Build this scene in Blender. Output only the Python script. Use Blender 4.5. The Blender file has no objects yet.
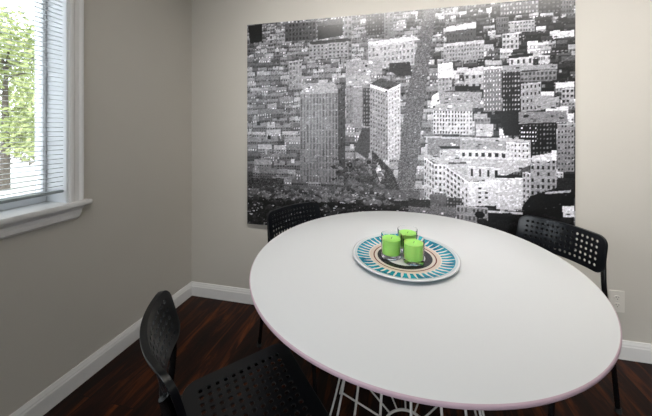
import bpy, bmesh, math, random
import numpy as np
from mathutils import Vector, Matrix

random.seed(4)
rng = np.random.default_rng(11)
PI = math.pi
scene = bpy.context.scene
COL = scene.collection

# ------------------------------------------------------------------ camera
# room frame: corner of the two walls at the origin, back wall along +x, left wall along -y
cam_data = bpy.data.cameras.new('camera')
cam_data.sensor_width = 36.0
cam_data.lens = 276.0 / 652.0 * 36.0
cam_data.shift_x = -12.0 / 652.0
cam_data.shift_y = -79.0 / 652.0
cam_data.clip_start = 0.02
cam = bpy.data.objects.new('camera', cam_data)
COL.objects.link(cam)
cam.location = (1.511, -1.785, 1.235)
cam.rotation_euler = (PI / 2, 0, math.radians(12.3))
scene.camera = cam

# ------------------------------------------------------------------ light
world = bpy.data.worlds.new('sky')
scene.world = world
world.use_nodes = True
wn = world.node_tree
wn.nodes['Background'].inputs['Color'].default_value = (0.86, 0.94, 1.0, 1)
wn.nodes['Background'].inputs['Strength'].default_value = 4.0

def area_light(name, loc, rot, sx, sy, power, color, portal=False):
    d = bpy.data.lights.new(name, 'AREA')
    d.shape = 'RECTANGLE'; d.size = sx; d.size_y = sy
    d.energy = power; d.color = color
    if portal:
        d.cycles.is_portal = True
    o = bpy.data.objects.new(name, d)
    COL.objects.link(o)
    o.location = loc; o.rotation_euler = rot
    return o

# daylight through the window in view and through its twin farther along the same wall, behind the camera
area_light('window_portal', (-0.20, -1.26, 1.52), (0, -PI / 2, 0), 1.3, 0.95, 1, (1, 1, 1), portal=True)
area_light('side_window_daylight', (-0.03, -3.25, 1.50), (0, -PI / 2, 0), 1.25, 1.5, 32, (0.93, 0.97, 1.0))
CEIL_LAMP_POWER = 1

scene.view_settings.view_transform = 'Standard'
scene.view_settings.look = 'None'
scene.view_settings.exposure = 0.0
scene.view_settings.gamma = 1.0
scene.view_settings.use_curve_mapping = False

# ------------------------------------------------------------------ materials
def mat(name, color, rough=0.5, metal=0.0, **kw):
    m = bpy.data.materials.new(name)
    m.use_nodes = True
    b = m.node_tree.nodes['Principled BSDF']
    b.inputs['Base Color'].default_value = (*color, 1)
    b.inputs['Roughness'].default_value = rough
    b.inputs['Metallic'].default_value = metal
    for k, v in kw.items():
        b.inputs[k.replace('_', ' ')].default_value = v
    return m

def nodes(m):
    return m.node_tree.nodes, m.node_tree.links, m.node_tree.nodes['Principled BSDF']

def noise_bump(m, scale, strength, dist=0.002):
    n, l, b = nodes(m)
    tc = n.new('ShaderNodeTexCoord'); t = n.new('ShaderNodeTexNoise'); bu = n.new('ShaderNodeBump')
    t.inputs['Scale'].default_value = scale; t.inputs['Detail'].default_value = 4
    bu.inputs['Strength'].default_value = strength; bu.inputs['Distance'].default_value = dist
    l.new(tc.outputs['Object'], t.inputs['Vector']); l.new(t.outputs['Fac'], bu.inputs['Height'])
    l.new(bu.outputs['Normal'], b.inputs['Normal'])
    return m

def mottle(m, c1, c2, scale):
    n, l, b = nodes(m)
    tc = n.new('ShaderNodeTexCoord'); t = n.new('ShaderNodeTexNoise'); r = n.new('ShaderNodeValToRGB')
    t.inputs['Scale'].default_value = scale; t.inputs['Detail'].default_value = 3
    r.color_ramp.elements[0].position = 0.3; r.color_ramp.elements[0].color = (*c1, 1)
    r.color_ramp.elements[1].position = 0.7; r.color_ramp.elements[1].color = (*c2, 1)
    l.new(tc.outputs['Object'], t.inputs['Vector']); l.new(t.outputs['Fac'], r.inputs['Fac'])
    l.new(r.outputs['Color'], b.inputs['Base Color'])
    return m

M = {}
M['wall'] = noise_bump(mottle(mat('greige_wall_paint', (0.5, 0.47, 0.42), 0.75), (0.528, 0.500, 0.452), (0.548, 0.520, 0.472), 2.0), 180, 0.08)
M['ceiling'] = noise_bump(mat('white_ceiling_paint', (0.8, 0.79, 0.76), 0.8), 120, 0.1)
M['trim'] = mat('white_trim_paint', (0.74, 0.73, 0.72), 0.35)
M['window_white'] = mat('white_window_paint', (0.78, 0.8, 0.82), 0.35)
M['slat'] = mat('white_blind_slat', (0.84, 0.87, 0.89), 0.4)
M['rail_grey'] = mat('grey_blind_rail', (0.30, 0.34, 0.35), 0.4)
M['cord'] = mat('white_cord', (0.8, 0.8, 0.8), 0.7)
M['glass'] = mat('clear_glass', (1, 1, 1), 0.0, Transmission_Weight=1.0, IOR=1.45)
M['cup_glass'] = mat('thin_candle_glass', (1, 1, 1), 0.0, Transmission_Weight=1.0, IOR=1.12)
M['black_plastic'] = noise_bump(mat('black_plastic', (0.003, 0.004, 0.006), 0.28, Specular_IOR_Level=0.35), 400, 0.05, 0.0005)
M['black_metal'] = mat('black_powder_coated_steel', (0.0035, 0.0035, 0.004), 0.26, 0.0, Specular_IOR_Level=0.4)
M['black_rubber'] = mat('black_rubber', (0.012, 0.012, 0.012), 0.8)
M['table_white'] = noise_bump(mat('white_table_laminate', (0.66, 0.67, 0.68), 0.42), 250, 0.03, 0.0005)
M['table_edge'] = mat('pink_fringe_table_edge', (0.50, 0.36, 0.42), 0.4)  # pink lens fringe along the rim, put into the edge colour
M['wire_white'] = mat('white_wire_steel', (0.75, 0.72, 0.70), 0.35)
M['wax'] = noise_bump(mat('green_candle_wax', (0.36, 0.74, 0.15), 0.5, Subsurface_Weight=0.15), 60, 0.2, 0.001)
M['wick'] = mat('dark_wick', (0.05, 0.04, 0.03), 0.9)
M['outlet'] = mat('white_outlet_plastic', (0.66, 0.63, 0.58), 0.4)
M['outlet_slot'] = mat('dark_outlet_slot', (0.03, 0.03, 0.03), 0.6)
M['screw'] = mat('screw_metal', (0.5, 0.5, 0.5), 0.3, 1.0)
M['canvas_edge'] = mat('canvas_side', (0.60, 0.60, 0.58), 0.7)
M['leaf'] = mottle(mat('pale_green_leaf', (0.3, 0.4, 0.1), 0.6), (0.30, 0.36, 0.13), (0.52, 0.56, 0.26), 3)
M['bark'] = noise_bump(mat('grey_bark', (0.12, 0.10, 0.08), 0.9), 20, 0.6, 0.02)
M['dry_hedge'] = mottle(mat('brown_hedge_leaf', (0.2, 0.17, 0.12), 0.8), (0.18, 0.165, 0.13), (0.34, 0.31, 0.23), 4)
M['concrete'] = noise_bump(mottle(mat('pale_concrete', (0.6, 0.6, 0.6), 0.8), (0.62, 0.61, 0.60), (0.72, 0.71, 0.70), 1.5), 30, 0.2)
M['lamp_metal'] = mat('brushed_nickel', (0.6, 0.6, 0.6), 0.3, 1.0)

def emissive(name, color, strength):
    m = mat(name, color, 0.4)
    b = m.node_tree.nodes['Principled BSDF']
    b.inputs['Emission Color'].default_value = (*color, 1)
    b.inputs['Emission Strength'].default_value = strength
    return m
M['lamp_glass'] = emissive('lit_opal_glass', (1.0, 0.9, 0.75), 3.0)

def floor_material():
    m = mat('dark_walnut_floor', (0.05, 0.02, 0.01), 0.25)
    n, l, b = nodes(m)
    tc = n.new('ShaderNodeTexCoord')
    mp = n.new('ShaderNodeMapping'); mp.inputs['Rotation'].default_value = (0, 0, PI / 2)
    l.new(tc.outputs['Object'], mp.inputs['Vector'])
    br = n.new('ShaderNodeTexBrick')
    br.inputs['Scale'].default_value = 1.0
    br.inputs['Brick Width'].default_value = 1.25; br.inputs['Row Height'].default_value = 0.125
    br.inputs['Mortar Size'].default_value = 0.0018; br.inputs['Mortar Smooth'].default_value = 0.3
    br.inputs['Color1'].default_value = (0.0, 0, 0, 1); br.inputs['Color2'].default_value = (1, 1, 1, 1)
    br.inputs['Mortar'].default_value = (0.0, 0, 0, 1)
    br.offset = 0.37
    l.new(mp.outputs['Vector'], br.inputs['Vector'])
    mp2 = n.new('ShaderNodeMapping'); mp2.inputs['Scale'].default_value = (1.6, 10, 1)
    l.new(mp.outputs['Vector'], mp2.inputs['Vector'])
    # each plank shifts the grain
    addv = n.new('ShaderNodeVectorMath'); addv.operation = 'MULTIPLY_ADD'
    l.new(br.outputs['Color'], addv.inputs[0]); addv.inputs[1].default_value = (7, 13, 3)
    l.new(mp2.outputs['Vector'], addv.inputs[2])
    g = n.new('ShaderNodeTexNoise'); g.inputs['Scale'].default_value = 1.6; g.inputs['Detail'].default_value = 8
    g.inputs['Roughness'].default_value = 0.65; g.inputs['Distortion'].default_value = 0.8
    l.new(addv.outputs['Vector'], g.inputs['Vector'])
    r = n.new('ShaderNodeValToRGB')
    e = r.color_ramp.elements
    e[0].position = 0.36; e[0].color = (0.006, 0.0022, 0.0016, 1)
    e[1].position = 0.74; e[1].color = (0.15, 0.042, 0.010, 1)
    k = r.color_ramp.elements.new(0.5); k.color = (0.018, 0.0045, 0.002, 1)
    l.new(g.outputs['Fac'], r.inputs['Fac'])
    mx = n.new('ShaderNodeMix'); mx.data_type = 'RGBA'; mx.blend_type = 'MULTIPLY'
    mx.inputs['Factor'].default_value = 0.55
    tone = n.new('ShaderNodeValToRGB')
    tone.color_ramp.elements[0].color = (0.35, 0.32, 0.30, 1); tone.color_ramp.elements[1].color = (1.3, 1.15, 1.0, 1)
    l.new(br.outputs['Color'], tone.inputs['Fac'])
    l.new(r.outputs['Color'], mx.inputs['A']); l.new(tone.outputs['Color'], mx.inputs['B'])
    mm = n.new('ShaderNodeMix'); mm.data_type = 'RGBA'
    l.new(br.outputs['Fac'], mm.inputs['Factor']); l.new(mx.outputs['Result'], mm.inputs['A'])
    mm.inputs['B'].default_value = (0.004, 0.002, 0.002, 1)
    l.new(mm.outputs['Result'], b.inputs['Base Color'])
    bu = n.new('ShaderNodeBump'); bu.inputs['Strength'].default_value = 0.25; bu.inputs['Distance'].default_value = 0.002
    l.new(g.outputs['Fac'], bu.inputs['Height']); l.new(bu.outputs['Normal'], b.inputs['Normal'])
    b.inputs['Roughness'].default_value = 0.36
    b.inputs['Specular IOR Level'].default_value = 0.15
    return m
M['floor'] = floor_material()

def plate_material():
    """rings painted on the charger plate: teal petals on white, beige, thin maroon, black ring, pale middle"""
    m = mat('painted_ceramic_plate', (0.8, 0.8, 0.8), 0.25)
    n, l, b = nodes(m)
    tc = n.new('ShaderNodeTexCoord'); sx = n.new('ShaderNodeSeparateXYZ'); l.new(tc.outputs['Object'], sx.inputs[0])
    def mt(op, a, bb=None, c=None):
        q = n.new('ShaderNodeMath'); q.operation = op
        for i, v in enumerate((a, bb, c)):
            if v is None: continue
            if isinstance(v, (int, float)): q.inputs[i].default_value = v
            else: l.new(v, q.inputs[i])
        return q.outputs[0]
    rr = mt('SQRT', mt('ADD', mt('MULTIPLY', sx.outputs['X'], sx.outputs['X']), mt('MULTIPLY', sx.outputs['Y'], sx.outputs['Y'])))
    fr = mt('DIVIDE', rr, 0.2)
    ramp = n.new('ShaderNodeValToRGB'); ramp.color_ramp.interpolation = 'CONSTANT'
    stops = [(0, (0.62, 0.62, 0.60)), (0.39, (0.012, 0.012, 0.014)), (0.52, (0.62, 0.55, 0.48)), (0.575, (0.13, 0.025, 0.02)),
             (0.60, (0.62, 0.52, 0.44)), (0.67, (0.66, 0.65, 0.62)), (0.93, (0.46, 0.56, 0.60)), (0.965, (0.66, 0.67, 0.69))]
    el = ramp.color_ramp.elements
    el[0].position, el[0].color = stops[0][0], (*stops[0][1], 1)
    el[1].position, el[1].color = stops[1][0], (*stops[1][1], 1)
    for p, c in stops[2:]:
        x = el.new(p); x.color = (*c, 1)
    l.new(fr, ramp.inputs['Fac'])
    ang = mt('ARCTAN2', sx.outputs['Y'], sx.outputs['X'])
    w = mt('COSINE', mt('MULTIPLY', ang, 44.0))
    # petals taper toward the middle and have a jittered width
    wob = n.new('ShaderNodeTexNoise'); wob.inputs['Scale'].default_value = 22; l.new(tc.outputs['Object'], wob.inputs['Vector'])
    taper = mt('MULTIPLY_ADD', fr, -3.4, 2.15)
    thr = mt('ADD', taper, mt('MULTIPLY', mt('SUBTRACT', wob.outputs['Fac'], 0.5), 1.6))
    on = mt('GREATER_THAN', w, thr)
    ring = mt('MULTIPLY', mt('GREATER_THAN', fr, 0.69), mt('LESS_THAN', fr, 0.925))
    mask = mt('MULTIPLY', on, ring)
    mx = n.new('ShaderNodeMix'); mx.data_type = 'RGBA'
    l.new(mask, mx.inputs['Factor']); l.new(ramp.outputs['Color'], mx.inputs['A'])
    teal = n.new('ShaderNodeValToRGB')
    teal.color_ramp.elements[0].position = 0.35; teal.color_ramp.elements[0].color = (0.0, 0.13, 0.22, 1)
    teal.color_ramp.elements[1].position = 0.65; teal.color_ramp.elements[1].color = (0.01, 0.33, 0.42, 1)
    l.new(wob.outputs['Fac'], teal.inputs['Fac']); l.new(teal.outputs['Color'], mx.inputs['B'])
    l.new(mx.outputs['Result'], b.inputs['Base Color'])
    return m
M['plate'] = plate_material()

def print_material():
    m = mat('monochrome_photo_print', (0.5, 0.5, 0.5), 0.5)
    n, l, b = nodes(m)
    a = n.new('ShaderNodeVertexColor'); a.layer_name = 'ink'
    l.new(a.outputs['Color'], b.inputs['Base Color'])
    b.inputs['Coat Weight'].default_value = 0.6
    b.inputs['Specular IOR Level'].default_value = 0.25
    b.inputs['Coat Roughness'].default_value = 0.22
    b.inputs['Coat IOR'].default_value = 1.5
    return m
M['print'] = print_material()

# ------------------------------------------------------------------ mesh helpers
def finish(name, bm, m, parent=None, smooth=False, loc=None, auto=True):
    bmesh.ops.remove_doubles(bm, verts=bm.verts, dist=1e-6)
    bmesh.ops.recalc_face_normals(bm, faces=bm.faces)
    me = bpy.data.meshes.new(name)
    bm.to_mesh(me); bm.free()
    me.materials.append(m) if not isinstance(m, (list, tuple)) else [me.materials.append(k) for k in m]
    if smooth:
        me.polygons.foreach_set('use_smooth', [True] * len(me.polygons))
        if auto:
            me.set_sharp_from_angle(angle=math.radians(38))
    o = bpy.data.objects.new(name, me)
    COL.objects.link(o)
    if parent: o.parent = parent
    if loc: o.location = loc
    return o

def empty(name, loc=(0, 0, 0), rz=0.0):
    o = bpy.data.objects.new(name, None)
    COL.objects.link(o)
    o.location = loc; o.rotation_euler = (0, 0, rz); o.empty_display_size = 0.05
    return o

def tag(o, label=None, cat=None, group=None, kind=None):
    if label: o['label'] = label
    if cat: o['category'] = cat
    if group: o['group'] = group
    if kind: o['kind'] = kind
    return o

def box(bm, x0, x1, y0, y1, z0, z1, bev=0.0):
    t = bmesh.new()
    bmesh.ops.create_cube(t, size=1)
    for v in t.verts:
        v.co = Vector((x0 + (v.co.x + .5) * (x1 - x0), y0 + (v.co.y + .5) * (y1 - y0), z0 + (v.co.z + .5) * (z1 - z0)))
    if bev: bmesh.ops.bevel(t, geom=list(t.edges), offset=bev, segments=2, affect='EDGES')
    merge(bm, t)

def merge(bm, t, mtx=None):
    if mtx: bmesh.ops.transform(t, matrix=mtx, verts=t.verts)
    me = bpy.data.meshes.new('tmp'); t.to_mesh(me); t.free()
    bm.from_mesh(me); bpy.data.meshes.remove(me)

def catmull(pts, n=8, closed=False):
    P = [Vector(p) for p in pts]; out = []
    N = len(P); seg = N if closed else N - 1
    for i in range(seg):
        if closed: a, b, c, d = P[(i - 1) % N], P[i], P[(i + 1) % N], P[(i + 2) % N]
        else: a, b, c, d = P[max(i - 1, 0)], P[i], P[i + 1], P[min(i + 2, N - 1)]
        for k in range(n):
            t = k / n
            out.append(0.5 * ((2 * b) + (c - a) * t + (2 * a - 5 * b + 4 * c - d) * t * t + (3 * b - a - 3 * c + d) * t ** 3))
    if not closed: out.append(P[-1])
    return out

def tube(bm, pts, r, sides=10, closed=False, rfun=None):
    P = [Vector(p) for p in pts]; N = len(P)
    rings = []; up = None
    for i in range(N):
        if closed: t = (P[(i + 1) % N] - P[(i - 1) % N]).normalized()
        else: t = (P[min(i + 1, N - 1)] - P[max(i - 1, 0)]).normalized()
        if up is None:
            up = Vector((0, 0, 1)) if abs(t.z) < 0.9 else Vector((1, 0, 0))
        up = (up - t * up.dot(t)).normalized()
        s = t.cross(up)
        rr = rfun(i / (N - 1)) if rfun else r
        rings.append([bm.verts.new(P[i] + (up * math.cos(2 * PI * k / sides) + s * math.sin(2 * PI * k / sides)) * rr) for k in range(sides)])
    for i in range(N if closed else N - 1):
        A, B = rings[i], rings[(i + 1) % N]
        for k in range(sides):
            bm.faces.new((A[k], A[(k + 1) % sides], B[(k + 1) % sides], B[k]))
    if not closed:
        bm.faces.new(rings[0][::-1]); bm.faces.new(rings[-1])

def lathe(bm, prof, seg=64, cap=False):
    """prof: (r, z) list revolved about z"""
    rings = []
    for r, z in prof:
        if r < 1e-6: rings.append([bm.verts.new((0, 0, z))])
        else: rings.append([bm.verts.new((r * math.cos(2 * PI * k / seg), r * math.sin(2 * PI * k / seg), z)) for k in range(seg)])
    for A, B in zip(rings, rings[1:]):
        for k in range(seg):
            j = (k + 1) % seg
            if len(A) == 1 and len(B) == 1: continue
            if len(A) == 1: bm.faces.new((A[0], B[j], B[k]))
            elif len(B) == 1: bm.faces.new((A[k], A[j], B[0]))
            else: bm.faces.new((A[k], A[j], B[j], B[k]))

def extrude_profile(bm, prof, path0, path1, frame):
    """prof: 2d points closed; frame(p2, end) -> 3d"""
    A = [bm.verts.new(frame(p, path0)) for p in prof]; B = [bm.verts.new(frame(p, path1)) for p in prof]
    n = len(prof)
    for i in range(n):
        bm.faces.new((A[i], A[(i + 1) % n], B[(i + 1) % n], B[i]))
    bm.faces.new(A[::-1]); bm.faces.new(B)

def bake(o, bevel=0.0):
    # turn the modifiers of a part into plain mesh, then mark its hard edges
    if bevel:
        b = o.modifiers.new('bevel', 'BEVEL'); b.width = bevel; b.segments = 1; b.limit_method = 'ANGLE'; b.angle_limit = math.radians(50)
    dg = bpy.context.evaluated_depsgraph_get()
    me = bpy.data.meshes.new_from_object(o.evaluated_get(dg))
    o.modifiers.clear(); o.data = me
    me.polygons.foreach_set('use_smooth', [True] * len(me.polygons))
    me.set_sharp_from_angle(angle=math.radians(30))

# ------------------------------------------------------------------ the room
RX, RY, RZ = 8.0, -6.2, 2.62
WY0, WY1, WZ0, WZ1 = -1.72, -0.79, 0.885, 2.15      # opening of the window in the left wall
WT = 0.20
bm = bmesh.new(); box(bm, -WT, RX + .12, RY - .12, WT, -0.06, 0)
tag(finish('floor', bm, M['floor']), kind='structure')
bm = bmesh.new(); box(bm, -WT, RX + .12, RY - .12, WT, RZ, RZ + .06)
tag(finish('ceiling', bm, M['ceiling']), kind='structure')
bm = bmesh.new(); box(bm, -WT, RX + .12, 0, WT, 0, RZ)
tag(finish('wall_back', bm, M['wall']), kind='structure')
bm = bmesh.new(); box(bm, RX, RX + .12, RY - .12, 0, 0, RZ)
tag(finish('wall_right', bm, M['wall']), kind='structure')
bm = bmesh.new()
SY0, SY1 = -4.0, -2.5                                # the second opening, behind the camera
for a in ((WY1, 0, 0, RZ), (SY1, WY0, 0, RZ), (RY - .12, SY0, 0, RZ), (WY0, WY1, 0, WZ0), (WY0, WY1, WZ1, RZ),
          (SY0, SY1, 0, WZ0), (SY0, SY1, WZ1, RZ)):
    box(bm, -WT, 0, a[0], a[1], a[2], a[3])
tag(finish('wall_left', bm, M['wall']), kind='structure')
DX0, DX1, DZ = 1.8, 4.0, 2.1
bm = bmesh.new()
for a in ((0, DX0, 0, RZ), (DX1, RX, 0, RZ), (DX0, DX1, DZ, RZ)):
    box(bm, a[0], a[1], RY - .12, RY, a[2], a[3])
tag(finish('wall_front', bm, M['wall']), kind='structure')
# sliding glass door in the wall behind the camera
d = empty('door_1', (DX0, RY - .06, 0)); tag(d, kind='structure')
W = DX1 - DX0
bm = bmesh.new()
for a in ((0, .06, 0, DZ), (W - .06, W, 0, DZ), (W / 2 - .04, W / 2 + .04, .05, DZ - .05), (.06, W - .06, DZ - .06, DZ), (.06, W - .06, 0, .05)):
    box(bm, a[0], a[1], -.03, .03, a[2], a[3])
finish('door_frame', bm, M['trim'], d)

# baseboards: a board with a moulded top
BB = [(0, 0), (0.016, 0), (0.016, 0.068), (0.013, 0.074), (0.0125, 0.080), (0.009, 0.088), (0.006, 0.096), (0, 0.096)]
def baseboard(name, p0, p1, frame):
    bm = bmesh.new(); extrude_profile(bm, BB, p0, p1, frame)
    return tag(finish(name, bm, M['trim']), kind='structure')
baseboard('baseboard_back', 0.0, RX, lambda p, s: (s, -p[0], p[1]))
baseboard('baseboard_left', 0.0, RY, lambda p, s: (p[0], s, p[1]))
baseboard('baseboard_right', 0.0, RY, lambda p, s: (RX - p[0], s, p[1]))
baseboard('baseboard_front', 0.0, DX0, lambda p, s: (s, RY + p[0], p[1]))

# ------------------------------------------------------------------ window
win = empty('window_1', (0, (WY0 + WY1) / 2, WZ0)); tag(win, kind='structure')
def wpart(name, bm, m, parent=win, smooth=False):
    bmesh.ops.translate(bm, verts=bm.verts, vec=Vector((0, -(WY0 + WY1) / 2, -WZ0)))
    return finish(name, bm, m, parent, smooth)
# casing: fluted flat moulding on the wall around the opening
def casing_profile(w):
    # across the width, u = 0 at the opening
    return [(0, 0), (0, .010), (.006, .014), (.014, .014), (.020, .009), (.038, .010), (.044, .016), (w - .004, .018), (w, .014), (w, 0)]
bm = bmesh.new()
CW = 0.056
for side in (0, 1):
    fr = (lambda p, s: (p[1], WY1 + p[0], s)) if side == 0 else (lambda p, s: (p[1], WY0 - p[0], s))
    extrude_profile(bm, casing_profile(CW), WZ0 + .004, WZ1 + CW, fr)
extrude_profile(bm, casing_profile(CW), WY0, WY1, lambda p, s: (p[1], s, WZ1 + p[0]))
wpart('window_casing', bm, M['trim'])
bm = bmesh.new()
box(bm, -.15, .042, WY0 - CW - .022, WY1 + CW + .022, WZ0 - .016, WZ0 + .006, .004)
wpart('window_sill', bm, M['trim'])
# apron with mitred ends
bm = bmesh.new()
AP = [(0, 0), (.014, 0), (.016, -.012), (.012, -.022), (.018, -.034), (.018, -.052), (.008, -.062), (0, -.062)]
A = []
for sgn, yb in ((1, WY1 + CW + .006), (-1, WY0 - CW - .006)):
    A.append([bm.verts.new((p[0], yb + sgn * (p[1] * .55), WZ0 - .016 + p[1])) for p in AP])
n_ = len(AP)
for i in range(n_): bm.faces.new((A[0][i], A[0][(i + 1) % n_], A[1][(i + 1) % n_], A[1][i]))
bm.faces.new(A[0]); bm.faces.new(A[1][::-1])
wpart('window_apron', bm, M['trim'])
# jamb lining
bm = bmesh.new()
for a in ((WY1 - .008, WY1), (WY0, WY0 + .008)):
    box(bm, -WT, 0.001, a[0], a[1], WZ0, WZ1)
box(bm, -WT, 0.001, WY0, WY1, WZ1 - .008, WZ1)
wpart('window_jamb', bm, M['window_white'])
# sashes
zm = (WZ0 + WZ1) / 2
for nm, xa, xb, za, zb in (('sash', -.150, -.118, WZ0 + .006, WZ1 - .01),):
    bm = bmesh.new()
    y0, y1 = WY0 + .01, WY1 - .01
    box(bm, xa, xb, y0, y0 + .012, za, zb, .003); box(bm, xa, xb, y1 - .012, y1, za, zb, .003)
    box(bm, xa, xb, y0 + .012, y1 - .012, za, za + .05, .003); box(bm, xa, xb, y0 + .012, y1 - .012, zb - .035, zb, .003)
    s = wpart(nm, bm, M['window_white'])
    bm = bmesh.new(); xm = (xa + xb) / 2
    box(bm, xm - .002, xm + .002, y0 + .010, y1 - .010, za + .046, zb - .031)
    wpart('pane', bm, M['glass'], s)

# its twin behind the camera: casing and sash frame
w2 = empty('window_2', (0, (SY0 + SY1) / 2, WZ0)); tag(w2, kind='structure')
hw = (SY1 - SY0) / 2; hh = WZ1 - WZ0
bm = bmesh.new()
for a in ((hw, hw + CW, -.02, hh + CW), (-hw - CW, -hw, -.02, hh + CW), (-hw, hw, hh, hh + CW), (-hw, hw, -.06, 0)):
    box(bm, 0, .018, a[0], a[1], a[2], a[3])
finish('window_casing', bm, M['trim'], w2)
bm = bmesh.new()
for a in ((hw - .03, hw, 0, hh), (-hw, -hw + .03, 0, hh), (-hw, hw, hh - .04, hh), (-hw, hw, 0, .04), (-.02, .02, .04, hh - .04)):
    box(bm, -.15, -.12, a[0], a[1], a[2], a[3])
finish('sash', bm, M['window_white'], w2)

# venetian blind hung in the opening
bl = empty('venetian_blind', (-.018, (WY0 + WY1) / 2, WZ1 - .01))
tag(bl, 'white venetian blind with open horizontal slats, hanging in the window on the left wall', 'blind')
by0, by1 = -(WY1 - WY0) / 2 + .012, (WY1 - WY0) / 2 - .012
bm = bmesh.new(); box(bm, -.013, .013, by0, by1, -.03, 0, .002)
finish('headrail', bm, M['slat'], bl)
bm = bmesh.new()
ztop, zbot = -.045, -(WZ1 - .01) + WZ0 + .072
pitch = .0208; ns = int((ztop - zbot) / pitch)
tilt = math.radians(-5)
for i in range(ns + 1):
    z = ztop - i * pitch
    prev = None
    for k in range(5):
        u = (k / 4 - .5) * .015
        arch = .0014 * (1 - (2 * u / .015) ** 2)
        x = u * math.cos(tilt); zz = z + u * math.sin(tilt) + arch
        cur = (bm.verts.new((x, by0, zz)), bm.verts.new((x, by1, zz)))
        if prev: bm.faces.new((prev[0], cur[0], cur[1], prev[1]))
        prev = cur
o = finish('slats', bm, M['slat'], bl, smooth=True)
md = o.modifiers.new('thickness', 'SOLIDIFY'); md.thickness = .0006
bm = bmesh.new(); box(bm, -.013, .013, by0, by1, zbot - .016, zbot - .004, .003)
tag(finish('bottom_rail', bm, M['rail_grey'], bl), 'grey bottom rail')
for yy in (by0 + .09, 0.0, by1 - .09):
    bm = bmesh.new()
    for xx in (-.0125, .0125):
        tube(bm, [(xx, yy, -.03), (xx, yy, zbot - .005)], .0006, 5)
    finish('ladder_cord', bm, M['cord'], bl)

# ------------------------------------------------------------------ outdoors, seen through the blind
bm = bmesh.new(); box(bm, -40, -WT, -30, 40, -.5, -.02)
tag(finish('ground', bm, M['concrete']), kind='structure')

def foliage(bm, c, rad, count, size):
    for _ in range(count):
        v = Vector((random.gauss(0, 1), random.gauss(0, 1), random.gauss(0, 1))).normalized() * (random.random() ** .4)
        p = Vector(c) + Vector((v.x * rad[0], v.y * rad[1], v.z * rad[2]))
        a = Vector((random.gauss(0, 1), random.gauss(0, 1), random.gauss(0, 1))).normalized()
        b = a.orthogonal().normalized()
        b = (Matrix.Rotation(random.random() * 6.28, 3, a) @ b)
        q = a.cross(b); s = size * random.uniform(.6, 1.3)
        fold = a * s * .15
        v0 = bm.verts.new(p - b * s); v1 = bm.verts.new(p + q * s * .45 + fold)
        v2 = bm.verts.new(p + b * s); v3 = bm.verts.new(p - q * s * .45 + fold)
        bm.faces.new((v0, v1, v2)); bm.faces.new((v0, v2, v3))

def garden_tree(loc, hgt, label):
    t = empty('garden_tree', loc); tag(t, label, 'tree', 'trees outside the window')
    bm = bmesh.new()
    top = Vector((.1, .05, hgt * .8))
    tube(bm, catmull([(0, 0, -.03), (.03, 0, hgt * .3), (-.05, .04, hgt * .55), top], 4), .08, 8, rfun=lambda s: .07 * (1 - s) + .015)
    finish('trunk', bm, M['bark'], t, smooth=True)
    tips = []
    for i in range(12):
        z = hgt * random.uniform(.12, .7); a = random.random() * 6.28; L = hgt * random.uniform(.10, .20)
        e = Vector((math.cos(a) * L, math.sin(a) * L, z + L * .6)); tips.append(e)
        bm = bmesh.new()
        tube(bm, catmull([(0, 0, z), e * .5 + Vector((0, 0, z * .5 - .05)), e], 3), .03, 6, rfun=lambda s: .022 * (1 - s) + .005)
        finish('branch', bm, M['bark'], t, smooth=True)
    bm = bmesh.new()
    for e in tips + [top]: foliage(bm, e, (hgt * .15, hgt * .15, hgt * .15), 420, .065)
    finish('crown', bm, M['leaf'], t)
garden_tree((-6.4, 2.3, -.02), 4.0, 'leafy pale green tree outside the window, at the left edge of the view')
garden_tree((-7.9, 3.75, -.02), 4.3, 'leafy pale green tree outside the window, beside the window frame')
hd = empty('garden_hedge', (-11.0, 6.0, -.02)); tag(hd, 'low brownish hedge beyond the pale paving outside the window', 'hedge')
bm = bmesh.new()
for i in range(26): foliage(bm, (random.uniform(-.3, .3), -7 + i * .56, .70), (.45, .45, .70), 170, .09)
finish('hedge_leaves', bm, M['dry_hedge'], hd)
for i in range(14):
    bm = bmesh.new(); tube(bm, [(0, -7 + i * 1.05, 0), (random.uniform(-.1, .1), -7 + i * 1.05, .8)], .02, 6)
    finish('hedge_stem', bm, M['bark'], hd)

# ------------------------------------------------------------------ added ceiling lamp, unseen behind the camera, to fill the room with light
def added_ceiling_lamp(x, y, label, power):
    t = empty('added_ceiling_lamp', (x, y, RZ)); tag(t, label, 'lamp')
    bm = bmesh.new(); lathe(bm, [(0, 0), (.27, 0), (.27, -.02), (.26, -.025), (0, -.025)], 40); finish('lamp_base', bm, M['lamp_metal'], t, True)
    bm = bmesh.new(); lathe(bm, [(.255, -.025), (.25, -.05), (.20, -.08), (.10, -.095), (0, -.098)], 40); finish('lamp_shade', bm, M['lamp_glass'], t, True)
    d = bpy.data.lights.new('fill_bulb', 'AREA'); d.shape = 'DISK'; d.size = .5; d.energy = power * CEIL_LAMP_POWER; d.color = (1.0, .94, .86)
    o = bpy.data.objects.new('fill_bulb', d); COL.objects.link(o); o.parent = t; o.location = (0, 0, -.11)
added_ceiling_lamp(4.4, -3.0, 'added round opal glass ceiling lamp, unseen far to the right behind the camera', 3)
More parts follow.
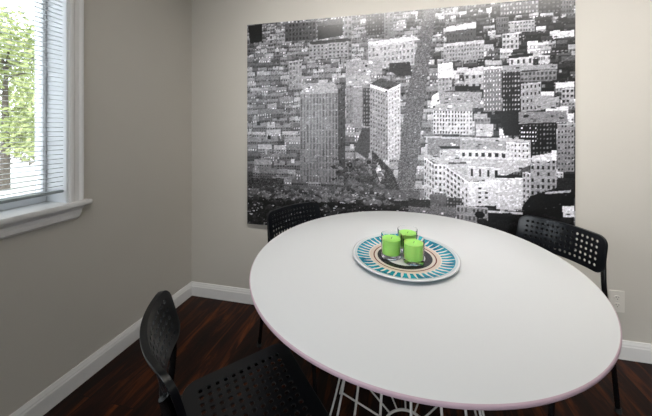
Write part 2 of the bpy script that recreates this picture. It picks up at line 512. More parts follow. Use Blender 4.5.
# a long bar lamp added out of view to brighten the back wall
bar = empty('added_bar_lamp', (2.02, -1.28, RZ)); tag(bar, 'added long white bar lamp under the ceiling, unseen, brightening the print and back wall', 'lamp')
bm = bmesh.new(); box(bm, -1.45, 1.45, -.13, .13, -.05, 0, .006)
finish('lamp_housing', bm, M['trim'], bar)
bm = bmesh.new(); box(bm, -1.42, 1.42, -.10, .10, -.056, -.05)
finish('lamp_diffuser', bm, M['lamp_glass'], bar)
d = bpy.data.lights.new('fill_tube', 'AREA'); d.shape = 'RECTANGLE'; d.size = 2.8; d.size_y = .2; d.energy = 38; d.color = (1.0, .965, .92)
d.spread = math.radians(98)
o = bpy.data.objects.new('fill_tube', d); COL.objects.link(o); o.parent = bar; o.location = (0, 0, -.06)
o.rotation_euler = (math.radians(43), 0, 0)

# grey shapes of the print, in cm from its top left corner
PRINT_SHAPES = [
    ("p", [(118.9, 0.5), (125.9, 0.6), (121.3, 37.2), (113.1, 110.5), (102.2, 113.5), (107.1, 61.3), (113.1, 30.7)], 0.38, 0.2),
    ("p", [(0.8, 0.9), (11.5, 0.4), (11.5, 12.8), (2.3, 13.6)], 0.05, 0.06),
    ("f", (28.5, 1.7), (50.4, 1.5), (28.5, 14.0), 0.33, 9, 4, 0.12, 0.5, 0.5),
    ("f", (51.8, 3.6), (68.6, 1.8), (51.8, 14.2), 0.17, 6, 3, 0.12, 0.5, 0.5),
    ("p", [(50.4, 2.2), (68.6, 1.1), (68.6, 5.0), (51.8, 5.0)], 0.3, 0.04),
    ("f", (69.3, -1.4), (74.5, -1.0), (69.3, 28.4), 0.55, 2, 8, 0.3, 0.5, 0.5),
    ("f", (83.5, 0.5), (94.9, 0.2), (83.5, 13.8), 0.22, 6, 6, 0.38, 0.5, 0.5),
    ("f", (94.9, 0.8), (100.4, 0.7), (94.9, 17.2), 0.5, 2, 8, 0.3, 0.5, 0.5),
    ("f", (45.5, 15.1), (71.9, 14.3), (45.5, 27.1), 0.62, 10, 5, 0.3, 0.5, 0.5),
    ("p", [(45.5, 15.1), (71.9, 14.3), (74.5, 16.4), (47.6, 17.3)], 0.2, 0.04),
    ("f", (84.8, 17.8), (113.1, 16.0), (84.8, 35.6), 0.72, 12, 5, 0.45, 0.5, 0.5),
    ("p", [(84.8, 17.8), (113.1, 16.0), (116.6, 18.7), (88.6, 20.5)], 0.8, 0.04),
    ("f", (31.4, 27.7), (40.6, 26.8), (31.4, 46.7), 0.62, 4, 6, 0.35, 0.5, 0.5),
    ("p", [(39.2, 42.9), (62.6, 42.4), (65.3, 47.7), (42.0, 48.3)], 0.62, 0.04),
    ("f", (39.2, 48.2), (65.3, 47.7), (39.2, 108.6), 0.52, 12, 14, 0.36, 0.45, 0.85),
    ("f", (65.3, 47.7), (69.9, 43.9), (65.3, 106.2), 0.3, 3, 16, 0.2, 0.5, 0.5),
    ("f", (70.6, 44.0), (86.7, 43.3), (70.6, 69.8), 0.55, 8, 8, 0.4, 0.5, 0.5),
    ("p", [(70.6, 38.8), (86.1, 38.2), (86.7, 44.5), (70.6, 45.3)], 0.66, 0.04),
    ("f", (75.2, 45.4), (81.0, 45.6), (75.2, 72.4), 0.6, 2, 1, 0.55, 0.5, 0.5),
    ("f", (81.6, 46.9), (86.7, 47.1), (81.6, 71.1), 0.28, 3, 10, 0.5, 0.5, 0.5),
    ("p", [(70.6, 29.7), (93.6, 28.4), (93.6, 38.5), (70.6, 39.4)], 0.6, 0.1),
    ("p", [(81.0, 72.4), (87.4, 72.4), (84.8, 92.8), (75.8, 86.6)], 0.3, 0.04),
    ("f", (86.1, 44.5), (97.3, 48.6), (86.1, 88.9), 0.62, 7, 16, 0.36, 0.5, 0.45),
    ("f", (97.3, 48.6), (104.7, 45.1), (97.3, 92.5), 0.8, 4, 16, 0.5, 0.4, 0.45),
    ("p", [(86.1, 44.5), (93.0, 41.0), (104.7, 45.1), (97.3, 48.6)], 0.3, 0.08),
    ("p", [(86.1, 44.5), (97.3, 48.6), (104.7, 45.1), (104.7, 46.4), (97.3, 50.5), (86.1, 46.4)], 0.92, 0.02),
    ("p", [(98.0, 31.8), (110.7, 31.8), (111.9, 40.5), (102.8, 40.1), (98.0, 36.2)], 0.2, 0.05),
    ("p", [(87.4, 86.4), (99.8, 98.6), (104.7, 110.9), (102.2, 114.7), (87.4, 102.8)], 0.25, 0.2),
    ("p", [(79.7, 94.2), (94.9, 111.4), (89.9, 115.4), (74.5, 100.7)], 0.3, 0.12),
    ("p", [(91.1, 93.9), (94.9, 102.6), (92.4, 106.4), (88.6, 96.5)], 0.7, 0.1),
    ("p", [(-0.8, 111.0), (116.6, 110.9), (116.6, 116.5), (-0.8, 120.1)], 0.36, 0.12),
    ("p", [(-0.8, 120.1), (116.6, 117.1), (116.6, 125.0), (-0.8, 138.3)], 0.1, 0.14),
    ("p", [(-0.8, 117.3), (39.2, 115.3), (39.2, 118.7), (-0.8, 120.8)], 0.45, 0.1),
    ("p", [(-0.8, 107.4), (27.7, 106.4), (27.7, 113.2), (-0.8, 114.5)], 0.2, 0.3),
    ("f", (131.6, 10.1), (148.2, 9.7), (131.6, 22.1), 0.35, 10, 4, 0.2, 0.5, 0.5),
    ("p", [(131.6, 11.9), (148.2, 10.3), (148.2, 13.8), (131.6, 14.9)], 0.82, 0.03),
    ("f", (129.9, 23.2), (152.5, 22.3), (129.9, 32.8), 0.62, 14, 4, 0.35, 0.5, 0.5),
    ("p", [(129.9, 22.0), (152.5, 21.1), (152.5, 22.9), (129.9, 23.8)], 0.75, 0.03),
    ("f", (127.0, 33.9), (135.0, 33.1), (127.0, 50.7), 0.66, 4, 6, 0.35, 0.5, 0.5),
    ("p", [(127.0, 33.9), (135.0, 33.1), (136.1, 42.1), (127.0, 42.3)], 0.85, 0.04),
    ("f", (141.6, 39.9), (152.0, 39.8), (141.6, 50.0), 0.68, 3, 2, 0.15, 0.45, 0.35),
    ("p", [(141.6, 38.1), (152.0, 36.3), (152.5, 41.0), (141.6, 41.1)], 0.75, 0.04),
    ("p", [(136.6, 47.4), (150.3, 47.9), (150.3, 50.8), (136.6, 50.4)], 0.1, 0.05),
    ("p", [(127.0, 50.7), (151.4, 51.4), (150.3, 60.8), (125.9, 60.4)], 0.58, 0.12),
    ("p", [(123.6, 53.1), (127.0, 50.7), (128.7, 60.4), (122.4, 60.3)], 0.85, 0.04),
    ("f", (152.0, 38.6), (161.5, 37.9), (152.0, 63.1), 0.5, 6, 9, 0.85, 0.35, 0.4),
    ("f", (162.0, 39.1), (171.3, 38.9), (162.0, 63.3), 0.16, 6, 9, 0.6, 0.4, 0.35),
    ("f", (161.0, 0.9), (180.3, 0.6), (161.0, 7.9), 0.4, 12, 3, 0.6, 0.5, 0.5),
    ("f", (180.3, -0.6), (191.1, -0.6), (180.3, 8.4), 0.12, 5, 4, 0.3, 0.5, 0.5),
    ("f", (191.1, -0.6), (197.8, -0.4), (191.1, 9.4), 0.4, 5, 4, 0.1, 0.5, 0.5),
    ("f", (158.9, 8.8), (165.1, 8.8), (158.9, 18.1), 0.4, 5, 3, 0.15, 0.5, 0.5),
    ("f", (165.1, 11.7), (178.3, 11.6), (165.1, 18.0), 0.66, 9, 3, 0.3, 0.5, 0.5),
    ("f", (162.0, 18.3), (170.3, 18.4), (162.0, 27.5), 0.72, 4, 3, 0.25, 0.5, 0.5),
    ("p", [(186.7, 19.6), (197.8, 18.8), (197.8, 22.1), (187.7, 23.0)], 0.8, 0.05),
    ("f", (165.6, 31.8), (177.8, 31.3), (165.6, 38.1), 0.78, 4, 1, 0.25, 0.4, 0.4),
    ("p", [(165.1, 31.2), (177.8, 30.2), (177.8, 31.9), (165.6, 32.9)], 0.08, 0.02),
    ("f", (180.3, 32.0), (186.2, 31.8), (180.3, 38.8), 0.75, 5, 2, 0.4, 0.5, 0.5),
    ("p", [(162.0, 36.8), (189.6, 37.0), (189.6, 39.8), (162.0, 40.2)], 0.58, 0.06),
    ("f", (171.3, 40.6), (189.2, 40.3), (171.3, 46.3), 0.5, 9, 2, 0.2, 0.5, 0.5),
    ("f", (171.8, 47.5), (181.8, 46.7), (171.8, 63.4), 0.62, 5, 4, 0.08, 0.4, 0.4),
    ("p", [(178.3, 55.0), (188.2, 54.7), (189.2, 61.4), (179.3, 62.4)], 0.6, 0.04),
    ("f", (191.6, 50.9), (197.8, 50.6), (191.6, 59.2), 0.68, 3, 3, 0.12, 0.5, 0.5),
    ("f", (124.2, 61.6), (146.0, 61.9), (124.2, 76.1), 0.8, 13, 6, 0.18, 0.45, 0.55),
    ("p", [(125.9, 58.0), (146.0, 57.8), (146.0, 62.5), (124.2, 62.2)], 0.62, 0.08),
    ("f", (147.1, 66.6), (155.7, 66.7), (147.1, 77.2), 0.5, 5, 4, 0.3, 0.5, 0.5),
    ("p", [(148.2, 70.1), (157.3, 70.2), (157.3, 77.1), (148.2, 77.2)], 0.72, 0.05),
    ("p", [(168.2, 63.3), (194.0, 63.1), (194.9, 69.2), (171.3, 70.2)], 0.5, 0.08),
    ("f", (170.3, 70.2), (189.2, 69.2), (170.3, 90.7), 0.07, 11, 8, 0.45, 0.4, 0.35),
    ("f", (171.3, 71.4), (179.8, 71.4), (171.3, 81.0), 0.06, 6, 4, 0.95, 0.5, 0.4),
    ("p", [(159.9, 63.2), (170.3, 63.4), (170.3, 77.0), (163.0, 77.1)], 0.1, 0.05),
    ("f", (189.6, 70.3), (197.8, 69.8), (189.6, 96.9), 0.55, 5, 9, 0.12, 0.5, 0.4),
    ("p", [(120.1, 77.3), (161.0, 78.3), (176.3, 79.3), (176.3, 93.4), (161.0, 101.3), (143.8, 104.3), (118.9, 89.5)], 0.72, 0.05),
    ("p", [(120.7, 78.5), (139.4, 79.0), (139.4, 84.3), (128.2, 85.7), (128.2, 90.5), (120.7, 88.3)], 0.5, 0.1),
    ("f", (139.4, 85.5), (175.3, 86.1), (139.4, 90.3), 0.88, 10, 1, 0.15, 0.5, 0.5),
    ("p", [(139.4, 79.6), (175.3, 80.4), (175.3, 84.9), (139.4, 84.9)], 0.6, 0.06),
    ("f", (164.1, 80.5), (175.8, 81.0), (164.1, 89.7), 0.85, 6, 3, 0.2, 0.3, 0.4),
    ("p", [(127.0, 83.3), (139.4, 83.1), (139.4, 84.9), (128.7, 85.1)], 0.08, 0.02),
    ("f", (118.9, 90.1), (124.7, 94.2), (118.9, 113.9), 0.76, 4, 6, 0.25, 0.4, 0.5),
    ("f", (124.7, 94.2), (131.6, 94.6), (124.7, 111.2), 0.82, 3, 5, 0.2, 0.5, 0.45),
    ("f", (131.6, 95.2), (143.8, 104.3), (131.6, 112.0), 0.8, 6, 5, 0.22, 0.45, 0.5),
    ("p", [(132.7, 92.8), (142.7, 92.6), (142.7, 93.7), (132.7, 94.0)], 0.3, 0.02),
    ("f", (143.8, 94.9), (161.0, 95.6), (143.8, 102.0), 0.82, 4, 1, 0.15, 0.3, 0.6),
    ("f", (143.8, 104.3), (158.9, 103.1), (143.8, 118.5), 0.86, 6, 3, 0.86, 0.4, 0.5),
    ("f", (148.2, 106.5), (155.7, 106.2), (148.2, 117.1), 0.84, 2, 4, 0.12, 0.4, 0.4),
    ("f", (158.9, 101.4), (172.3, 100.9), (158.9, 119.3), 0.82, 5, 4, 0.84, 0.4, 0.5),
    ("p", [(158.9, 99.7), (172.3, 99.2), (172.3, 100.9), (158.9, 101.4)], 0.1, 0.05),
    ("f", (172.3, 97.5), (176.3, 97.9), (172.3, 115.7), 0.7, 2, 6, 0.1, 0.5, 0.5),
    ("f", (176.3, 89.4), (189.2, 89.2), (176.3, 110.9), 0.62, 5, 6, 0.08, 0.45, 0.5),
    ("p", [(177.3, 88.3), (189.2, 85.8), (189.2, 90.3), (177.3, 91.7)], 0.78, 0.04),
    ("p", [(186.7, 84.8), (189.2, 84.7), (189.2, 90.3), (186.7, 90.3)], 0.9, 0.03),
    ("p", [(176.3, 110.9), (197.8, 102.1), (197.8, 139.4), (171.3, 136.2), (172.3, 116.8)], 0.04, 0.05),
    ("p", [(183.8, 108.3), (195.9, 106.6), (196.4, 107.7), (183.8, 109.4)], 0.7, 0.04),
    ("p", [(192.1, 115.6), (197.8, 115.3), (197.8, 121.3), (192.5, 121.7)], 0.85, 0.04),
    ("p", [(189.6, 100.2), (197.8, 99.9), (197.8, 106.5), (189.6, 105.8)], 0.12, 0.08),
    ("p", [(152.5, 120.3), (176.3, 120.0), (197.8, 123.0), (197.8, 139.4), (152.5, 141.3)], 0.05, 0.08),
    ("p", [(151.4, 120.4), (172.3, 120.2), (172.3, 121.4), (151.4, 121.6)], 0.75, 0.02),
    ("f", (122.4, 112.5), (131.6, 112.6), (122.4, 121.0), 0.38, 5, 2, 0.36, 0.5, 0.5),
    ("f", (131.6, 113.8), (140.5, 114.0), (131.6, 120.4), 0.2, 5, 3, 0.45, 0.5, 0.5),
    ("p", [(109.5, 119.9), (153.6, 119.1), (154.6, 127.2), (109.5, 130.4)], 0.42, 0.15),
    ("f", (137.2, 118.3), (154.6, 119.0), (137.2, 132.0), 0.6, 8, 3, 0.3, 0.5, 0.5),
    ("p", [(109.5, 115.6), (122.4, 116.1), (122.4, 121.0), (109.5, 120.5)], 0.14, 0.12),
]

# ------------------------------------------------------------------ the city print on the back wall
def draw_city(NX, NY):
    """ink values 0..1 on an NX x NY grid that covers 198.5 x 139.5 cm, v downwards"""
    img = np.full((NY, NX), 0.3)
    U, V = np.meshgrid((np.arange(NX) + .5) / NX * 198.5, (np.arange(NY) + .5) / NY * 139.5)
    fine = rng.random((NY, NX))
    def win(x0, x1, y0, y1):
        i0, i1 = max(int(x0 / 198.5 * NX) - 1, 0), min(int(x1 / 198.5 * NX) + 2, NX)
        j0, j1 = max(int(y0 / 139.5 * NY) - 1, 0), min(int(y1 / 139.5 * NY) + 2, NY)
        return (slice(j0, max(j1, j0)), slice(i0, max(i1, i0)))
    def fac(tl, tr, bl, tone, nx, ny, wt, wx, wy, streak=.05):
        tl, tr, bl = np.array(tl), np.array(tr), np.array(bl)
        br = tr + bl - tl
        P = np.array([tl, tr, bl, br]); s = win(P[:, 0].min(), P[:, 0].max(), P[:, 1].min(), P[:, 1].max())
        if s[0].stop <= s[0].start or s[1].stop <= s[1].start: return
        A = np.linalg.inv(np.c_[tr - tl, bl - tl])
        a = A[0, 0] * (U[s] - tl[0]) + A[0, 1] * (V[s] - tl[1]); b = A[1, 0] * (U[s] - tl[0]) + A[1, 1] * (V[s] - tl[1])
        m = (a >= 0) & (a <= 1) & (b >= 0) & (b <= 1)
        fa, fb = (a * nx) % 1, (b * ny) % 1
        ca, cb = np.clip((a * nx).astype(int), 0, nx - 1), np.clip((b * ny).astype(int), 0, ny - 1)
        jit = rng.random((ny, nx))
        w = (abs(fa - .5) < wx / 2) & (abs(fb - .5) < wy / 2) & (jit[cb, ca] > .1)
        v = np.where(w, wt + (jit[cb, ca] - .5) * .2, tone + (fine[s] - .5) * .05 - .06 * b)
        v = np.where((b < .03) & (tone > .3), tone * 1.2, v)
        img[s] = np.where(m, v, img[s])
    def poly(pts, tone, noise):
        P = np.array(pts); s = win(P[:, 0].min(), P[:, 0].max(), P[:, 1].min(), P[:, 1].max())
        if s[0].stop <= s[0].start or s[1].stop <= s[1].start: return
        x, y = U[s], V[s]; inside = np.zeros(x.shape, bool)
        for (xa, ya), (xb, yb) in zip(P, np.roll(P, -1, 0)):
            if ya == yb: continue
            c = ((ya > y) != (yb > y)) & (x < (xb - xa) * (y - ya) / (yb - ya) + xa)
            inside ^= c
        img[s] = np.where(inside, tone + (fine[s] - .5) * 1.3 * noise, img[s])
    # filler streets and roofs, far to near
    v = -2.0
    while v < 140:
        sc = 2.3 + v * .038
        u = -4 + rng.random() * 4
        while u < 200:
            w = sc * rng.uniform(.8, 2.4); hh = sc * rng.uniform(.8, 2.0)
            right = np.clip((u - 95) / 60, 0, 1)
            t = rng.choice([.30, .38, .44, .50, .58]) * (1 - right) + rng.choice([.05, .08, .12, .2, .45, .62, .75], p=[.2, .2, .15, .15, .12, .1, .08]) * right
            dy = rng.uniform(-.5, .3)
            poly([(u, v - hh * .35), (u + w, v + dy - hh * .35), (u + w, v + dy), (u, v)], min(t * (1.12 + .25 * right) + .05, .85), .05)
            fac((u, v), (u + w, v + dy), (u, v + hh), t, max(int(w / 1.6), 2), max(int(hh / 1.7), 2),
                t * .45 if rng.random() < .75 else min(t + .4, .9), .5, .5)
            if rng.random() < .35:
                poly([(u + w * .3, v - hh * .5), (u + w * .5, v - hh * .5), (u + w * .5, v - hh * .15), (u + w * .3, v - hh * .15)], rng.uniform(.05, .8), .03)
            u += w * rng.uniform(.95, 1.2)
        v += sc * .95
    for s in PRINT_SHAPES:
        if s[0] == 'p':
            poly(s[1], s[2], s[3])
            P = np.array(s[1]); lo, hi = P.min(0), P.max(0)
            if s[2] > .4 and (hi - lo).min() > 3:            # huts, vents and skylights on the larger roofs
                for _ in range(int((hi - lo).prod() / 30)):
                    a, b = rng.uniform(lo[0], hi[0] - 2), rng.uniform(lo[1] + 1, hi[1] - 1); w, q = rng.uniform(.6, 2.6), rng.uniform(.5, 1.3)
                    k = rng.choice([.12, .25, .9, .95])
                    poly([(a, b), (a + w, b + .1), (a + w, b + q), (a, b + q)], k, .01)
        else: fac(*s[1:])
    # tree crowns in the park and along the streets
    def crowns(u0, u1, v0, v1, n, lo, hi, size):
        for _ in range(n):
            cu, cv, r = rng.uniform(u0, u1), rng.uniform(v0, v1), size * rng.uniform(.5, 1.4)
            s = win(cu - r * 1.4, cu + r * 1.4, cv - r, cv + r)
            d = ((U[s] - cu) / 1.4) ** 2 + (V[s] - cv) ** 2
            tone = rng.uniform(lo, hi)
            img[s] = np.where(d < r * r, tone + (cv - V[s]) / r * .06 + (fine[s] - .5) * .12, img[s])
    crowns(0, 100, 113, 121, 260, .18, .48, 1.3)
    crowns(0, 108, 121, 139, 420, .01, .22, 1.5)
    crowns(62, 95, 92, 116, 160, .12, .45, .9)
    crowns(150, 198, 122, 139, 60, .01, .12, 1.6)
    for _ in range(240):                                      # lit kerbs and lamps among the trees
        a, b = rng.uniform(0, 108), rng.uniform(112, 138)
        poly([(a, b), (a + rng.uniform(.5, 2.2), b - .1), (a + 1, b + .6)], rng.uniform(.4, .9), .02)
    # cars, vents and lamps as specks
    for _ in range(900):
        i, j = rng.integers(0, NX - 2), rng.integers(0, NY - 1)
        img[j, i:i + 2] = np.clip(img[j, i:i + 2] + rng.choice([-.22, .25]), 0, 1)
    # film grain, and roof clutter of a block's own size
    g2 = rng.normal(0, 1, (NY, NX)); g3 = np.kron(rng.normal(0, 1, (NY // 2 + 1, NX // 3 + 1)), np.ones((2, 3)))[:NY, :NX]
    img = img * (1 + .05 * g2 + .06 * g3) + .012 * g2
    return np.clip(img, .012, 1)

PW, PH, PT = 1.985, 1.395, 0.028
PX0, PZ1 = 0.476, 1.9655
pr = empty('city_print', (PX0 + PW / 2, 0, PZ1 - PH))
tag(pr, 'huge black and white aerial photo of city blocks on the back wall', 'wall art')
NX, NY = 496, 350
g = draw_city(NX, NY)
g = np.clip(g, 0, 1) ** 1.12
lin = np.where(g <= .04045, g / 12.92, ((g + .055) / 1.055) ** 2.4) * 1.12
vx = np.repeat(np.arange(NX)[None], NY, 0) / (NX - 1) * PW - PW / 2
vz = PH - np.repeat(np.arange(NY)[:, None], NX, 1) / (NY - 1) * PH
co = np.zeros((NY * NX, 3)); co[:, 0] = vx.ravel(); co[:, 2] = vz.ravel(); co[:, 1] = -PT
ids = np.arange(NY * NX).reshape(NY, NX)
q = np.stack([ids[1:, :-1], ids[1:, 1:], ids[:-1, 1:], ids[:-1, :-1]], -1).reshape(-1, 4)
me = bpy.data.meshes.new('photo_print')
me.vertices.add(len(co)); me.vertices.foreach_set('co', co.ravel())
me.loops.add(q.size); me.loops.foreach_set('vertex_index', q.ravel().astype(np.int32))
me.polygons.add(len(q)); me.polygons.foreach_set('loop_start', (np.arange(len(q)) * 4).astype(np.int32))
me.update(calc_edges=True)
at = me.color_attributes.new('ink', 'FLOAT_COLOR', 'POINT')
cc = np.ones((len(co), 4)); cc[:, 0] = lin.ravel(); cc[:, 1] = lin.ravel() * .985; cc[:, 2] = lin.ravel() * 1.06
at.data.foreach_set('color', cc.ravel())
me.materials.append(M['print'])
o = bpy.data.objects.new('photo_print', me); COL.objects.link(o); o.parent = pr
bm = bmesh.new(); box(bm, -PW / 2, PW / 2, -PT + .0006, -.001, 0, PH)
tag(finish('canvas_stretcher', bm, M['canvas_edge'], pr), 'pale unprinted canvas sides')

# ------------------------------------------------------------------ outlet low on the back wall
ot = empty('wall_outlet', (2.667, 0, .303)); tag(ot, 'white duplex power outlet low on the back wall, behind the right end of the table', 'outlet')
bm = bmesh.new(); box(bm, -.036, .036, -.006, 0, -.058, .058, .002); finish('cover_plate', bm, M['outlet'], ot)
for zz in (.02, -.02):
    bm = bmesh.new()
    t = bmesh.new(); bmesh.ops.create_cone(t, cap_ends=True, segments=24, radius1=.016, radius2=.0155, depth=.003)
    merge(bm, t, Matrix.Translation((0, -.0075, zz)) @ Matrix.Rotation(PI / 2, 4, 'X') @ Matrix.Diagonal((1, .82, 1, 1)))
    r_ = finish('receptacle', bm, M['outlet'], ot)
    bm = bmesh.new()
    for xx, h_ in ((-.006, .0045), (.006, .0035)): box(bm, xx - .0011, xx + .0011, -.0096, -.0088, zz + .001, zz + .001 + h_ * 1.6)
    t = bmesh.new(); bmesh.ops.create_cone(t, cap_ends=True, segments=12, radius1=.0024, radius2=.0024, depth=.0008)
    merge(bm, t, Matrix.Translation((0, -.0092, zz - .006)) @ Matrix.Rotation(PI / 2, 4, 'X'))
    finish('slots', bm, M['outlet_slot'], r_)
bm = bmesh.new(); t = bmesh.new(); bmesh.ops.create_cone(t, cap_ends=True, segments=12, radius1=.003, radius2=.0025, depth=.0015)
merge(bm, t, Matrix.Translation((0, -.0065, 0)) @ Matrix.Rotation(PI / 2, 4, 'X')); finish('screw', bm, M['screw'], ot)

# ------------------------------------------------------------------ dining table
TX, TY, TZ, TR = 1.545, -0.648, 0.73, 0.600
tb = empty('dining_table', (TX, TY, 0), math.radians(1.3))
tag(tb, 'large round white table on a white wire pedestal, in the middle of the room', 'table')
bm = bmesh.new()
lathe(bm, [(0, TZ - .0105)] + [(TR - .006, TZ - .0105), (TR - .001, TZ - .0098), (TR, TZ - .008), (TR, TZ - .003), (TR - .001, TZ - .001), (TR - .003, TZ)] + [(TR * .5, TZ), (0, TZ)], 160)
for f in bm.faces:
    c = f.calc_center_median(); r_ = math.hypot(c.x, c.y)
    f.material_index = 1 if (r_ > TR - .0025) else 0
top = finish('tabletop', bm, [M['table_white'], M['table_edge']], tb, smooth=True)
# pedestal: sixteen vertical rods that flare to the floor, rings, and spokes to a small hub ring
NR = 16
def rod_r(z):
    t = z / (TZ - .03)
    return .322 - .205 * t + .10 * t * t      # .305 at the floor, about .21 under the top
ped = empty('pedestal_base', (0, 0, 0)); ped.parent = tb
for k in range(NR):
    a = PI / 2 + 2 * PI * k / NR
    bm = bmesh.new()
    pts = [(math.cos(a) * rod_r(z), math.sin(a) * rod_r(z), z) for z in [.008 + (TZ - .034) * i / 14 for i in range(15)]]
    tube(bm, pts, .0042, 8)
    finish('rod', bm, M['wire_white'], ped, smooth=True)
def hoop(nm, R, z, r):
    bm = bmesh.new()
    tube(bm, [(R * math.cos(2 * PI * i / 96), R * math.sin(2 * PI * i / 96), z) for i in range(96)], r, 8, closed=True)
    finish(nm, bm, M['wire_white'], ped, smooth=True)
hoop('top_ring', rod_r(TZ - .026), TZ - .026, .005)
hoop('hub_ring', .093, .018, .005)
for k in range(NR):
    a = PI / 2 + 2 * PI * k / NR
    bm = bmesh.new(); z0 = .018
    tube(bm, [(math.cos(a) * .093, math.sin(a) * .093, z0), (math.cos(a) * rod_r(z0), math.sin(a) * rod_r(z0), z0)], .0036, 8)
    finish('spoke', bm, M['wire_white'], ped, smooth=True)
bm = bmesh.new(); lathe(bm, [(0, TZ - .0175), (.23, TZ - .0175), (.23, TZ - .0108), (0, TZ - .0108)], 48)
tag(finish('mounting_plate', bm, M['wire_white'], ped), None)

# ------------------------------------------------------------------ charger plate and candles
plx, ply = 1.535, -0.672
pl = empty('charger_plate', (plx, ply, TZ)); tag(pl, 'round ceramic plate with teal petals and a black ring, on the white table', 'plate')
bm = bmesh.new()
lathe(bm, [(0, .003), (.09, .003), (.11, .001), (.12, .001), (.125, .004), (.160, .0085), (.197, .016), (.2015, .0175), (.2025, .0205), (.200, .022), (.195, .0205),
           (.160, .0125), (.128, .0085), (.118, .0075), (.09, .0072), (0, .0070)], 96)
pb = finish('plate_body', bm, M['plate'], pl, smooth=True, auto=False)
bm = bmesh.new(); lathe(bm, [(.100, .0), (.106, .0), (.108, .004), (.098, .004), (.100, 0)], 64); finish('foot_ring', bm, M['plate'], pl, True)

def candle():
    t = empty('glass_candle', (0, 0, 0))
    bm = bmesh.new()
    R = .040; H = .088
    lathe(bm, [(0, 0), (R * .86, 0), (R * .92, .002), (R * .95, .006), (R, H - .002), (R - .0005, H), (R - .0012, H), (R - .0017, H - .002), (R * .93 - .002, .016), (R * .85 - .003, .013), (0, .0125)], 48)
    finish('glass_cup', bm, M['cup_glass'], t, smooth=True)
    bm = bmesh.new()
    w0, w1 = R * .93 - .0026, R - .0026
    lathe(bm, [(0, .0132), (w0 - .004, .0136), (w0, .018), (w1 - .001, H - .016), (w1 - .003, H - .0175), (.012, H - .020), (0, H - .0195)], 48)
    finish('wax', bm, M['wax'], t, smooth=True)
    bm = bmesh.new(); tube(bm, catmull([(0, 0, H - .021), (.001, 0, H - .016), (.003, .001, H - .011)], 3), .0010, 6); finish('wick', bm, M['wick'], t)
    return t
def copy_tree(o, parent=None):
    c = o.copy(); COL.objects.link(c); c.parent = parent
    for ch in list(o.children): copy_tree(ch, c)
    return c
cn0 = candle()
CZ = TZ + .0078
for i, (x, y, lab) in enumerate(((1.485, -.690, 'green candle in a clear glass, leftmost of the three on the plate'),
                                 (1.567, -.715, 'green candle in a clear glass, the nearest and rightmost of the three on the plate'),
                                 (1.548, -.618, 'green candle in a clear glass, at the back behind the other two on the plate'))):
    c = cn0 if i == 0 else copy_tree(cn0)
    c.location = (x, y, CZ); tag(c, lab, 'candle', 'green glass candles on the plate')

# ------------------------------------------------------------------ perforated black chairs
def perforated(nx, ny, cell, hole, outA, outB, rad, thick, celly=None):
    """flat panel in xy, centred: grid of square cells with round holes, solid rim out to a rounded rectangle"""
    bm = bmesh.new(); key = {}
    celly = celly or cell
    def V(x, y):
        k = (round(x, 5), round(y, 5))
        if k not in key: key[k] = bm.verts.new((x, y, 0))
        return key[k]
    hx, hy = nx * cell / 2, ny * celly / 2
    for i in range(nx):
        for j in range(ny):
            cx, cy = -hx + (i + .5) * cell, -hy + (j + .5) * celly; h = cell / 2; h2 = celly / 2
            outer = [V(cx + h * a, cy + h2 * b) for a, b in ((1, 0), (1, 1), (0, 1), (-1, 1), (-1, 0), (-1, -1), (0, -1), (1, -1))]
            inner = [bm.verts.new((cx + hole * math.cos(PI / 4 * k), cy + hole * math.sin(PI / 4 * k), 0)) for k in range(8)]
            for k in range(8):
                bm.faces.new((inner[k], outer[k], outer[(k + 1) % 8], inner[(k + 1) % 8]))
    per = []
    for i in range(2 * nx): per.append((-hx + i * cell / 2, -hy))
    for i in range(2 * ny): per.append((hx, -hy + i * celly / 2))
    for i in range(2 * nx): per.append((hx - i * cell / 2, hy))
    for i in range(2 * ny): per.append((-hx, hy - i * celly / 2))
    def rr(x, y):
        sx, sy = x / hx * outA, y / hy * outB
        ax, ay = abs(sx), abs(sy)
        ix, iy = outA - rad, outB - rad
        if ax > ix and ay > iy:
            # map the corner square onto the arc
            a, b = (ax - ix) / rad, (ay - iy) / rad
            ang = (b * PI / 4) if a >= b else (PI / 2 - a * PI / 4)
            ax, ay = ix + rad * math.cos(ang), iy + rad * math.sin(ang)
        return math.copysign(ax, sx), math.copysign(ay, sy)
    prev = [V(*p) for p in per]
    outs = [rr(*p) for p in per]
    for f in (.4, .8, 1.0):
        cur = [bm.verts.new((p[0] + (o[0] - p[0]) * f, p[1] + (o[1] - p[1]) * f, 0)) for p, o in zip(per, outs)]
        for k in range(len(cur)):
            j = (k + 1) % len(cur)
            bm.faces.new((prev[k], prev[j], cur[j], cur[k]))
        prev = cur
    rim = prev
    bmesh.ops.recalc_face_normals(bm, faces=bm.faces)
    # a turned-down lip all round
    lip = [bm.verts.new((v.co.x * 1.004, v.co.y * 1.004, -.012)) for v in rim]
    for k in range(len(rim)):
        j = (k + 1) % len(rim)
        bm.faces.new((rim[k], rim[j], lip[j], lip[k]))
    bmesh.ops.recalc_face_normals(bm, faces=bm.faces)
    return bm

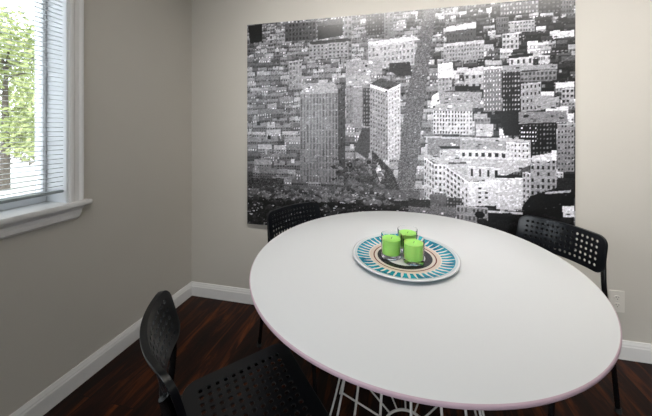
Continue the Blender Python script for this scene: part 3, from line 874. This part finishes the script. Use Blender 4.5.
def chair():
    t = empty('dining_chair', (0, 0, 0))
    # seat; +x is the front
    bm = perforated(11, 13, .0244, .0068, .172, .195, .045, .004)
    for v in bm.verts:
        x, y, z = v.co
        v.co.z = z + .434 + .05 * max(0, -x - .11) ** 2 * 8 - .35 * max(0, x - .11) ** 1.6 + .12 * y * y
        v.co.y *= 1 + .10 * x           # a little wider in front
    o = finish('seat', bm, M['black_plastic'], t, smooth=True)
    md = o.modifiers.new('thickness', 'SOLIDIFY'); md.thickness = .0045; md.offset = -1; bake(o, .0009)
    # backrest, bent round the sitter, leaning back
    bm = perforated(15, 5, .0212, .0062, .185, .075, .035, .004, .0248)
    for v in bm.verts:
        w, hgt, dpt = v.co          # w across, hgt up, dpt -: lip to the rear
        bow = .048 * (1 - (w / .185) ** 2)
        v.co = Vector((-.206 - bow + .25 * (.075 - hgt) + dpt, w, .689 + hgt))
    o = finish('backrest', bm, M['black_plastic'], t, smooth=True)
    md = o.modifiers.new('thickness', 'SOLIDIFY'); md.thickness = .0050; md.offset = 0; bake(o, .0009)
    for s in (-1, 1):
        # rear leg runs up into the back post
        bm = bmesh.new()
        tube(bm, catmull([(-.275, s * .195, .008), (-.245, s * .190, .22), (-.208, s * .186, .42), (-.196, s * .184, .50), (-.192, s * .180, .58), (-.204, s * .174, .66), (-.222, s * .168, .725)], 6), .0095, 10)
        finish('rear_leg', bm, M['black_metal'], t, smooth=True)
        bm = bmesh.new()
        tube(bm, catmull([(.215, s * .188, .008), (.190, s * .184, .22), (.166, s * .178, .385), (.150, s * .170, .414), (.11, s * .168, .418)], 6), .0095, 10)
        finish('front_leg', bm, M['black_metal'], t, smooth=True)
        bm = bmesh.new()
        tube(bm, [(.13, s * .168, .418), (-.12, s * .168, .418), (-.18, s * .172, .418), (-.207, s * .184, .414)], .0085, 10)
        finish('seat_rail', bm, M['black_metal'], t, smooth=True)
        for x in (-.276, .2155):
            bm = bmesh.new(); lathe(bm, [(0, 0), (.012, 0), (.0125, .004), (.012, .022), (.0098, .024), (0, .024)], 14)
            finish('foot_cap', bm, M['black_rubber'], t, True, loc=(x, s * (.195 if x < 0 else .188), 0))
    bm = bmesh.new()
    tube(bm, [(.148, -.170, .414), (.148, .170, .414)], .008, 10)
    finish('crossbar', bm, M['black_metal'], t, smooth=True)
    bm = bmesh.new()
    tube(bm, catmull([(-.205, -.184, .422), (-.190, -.170, .429), (-.180, -.14, .429), (-.178, 0, .429), (-.180, .14, .429), (-.190, .170, .429), (-.205, .184, .422)], 6), .0075, 10)
    finish('crossbar', bm, M['black_metal'], t, smooth=True)
    return t
ch0 = chair()
CHAIRS = [
    (1.111, -1.067, math.radians(45.5), 'black perforated plastic chair by the left wall, nearest the camera, with its seat in view'),
    (1.077, -0.334, math.radians(-33.1), 'black perforated chair tucked under the far left of the table, against the print'),
    (2.110, -0.357, math.radians(-143.5), 'black perforated chair at the right of the table, partly against the bare wall'),
]
for i, (x, y, a, lab) in enumerate(CHAIRS):
    c = ch0 if i == 0 else copy_tree(ch0)
    c.location = (x, y, 0); c.rotation_euler = (0, 0, a)
    tag(c, lab, 'chair', 'black perforated chairs around the table')
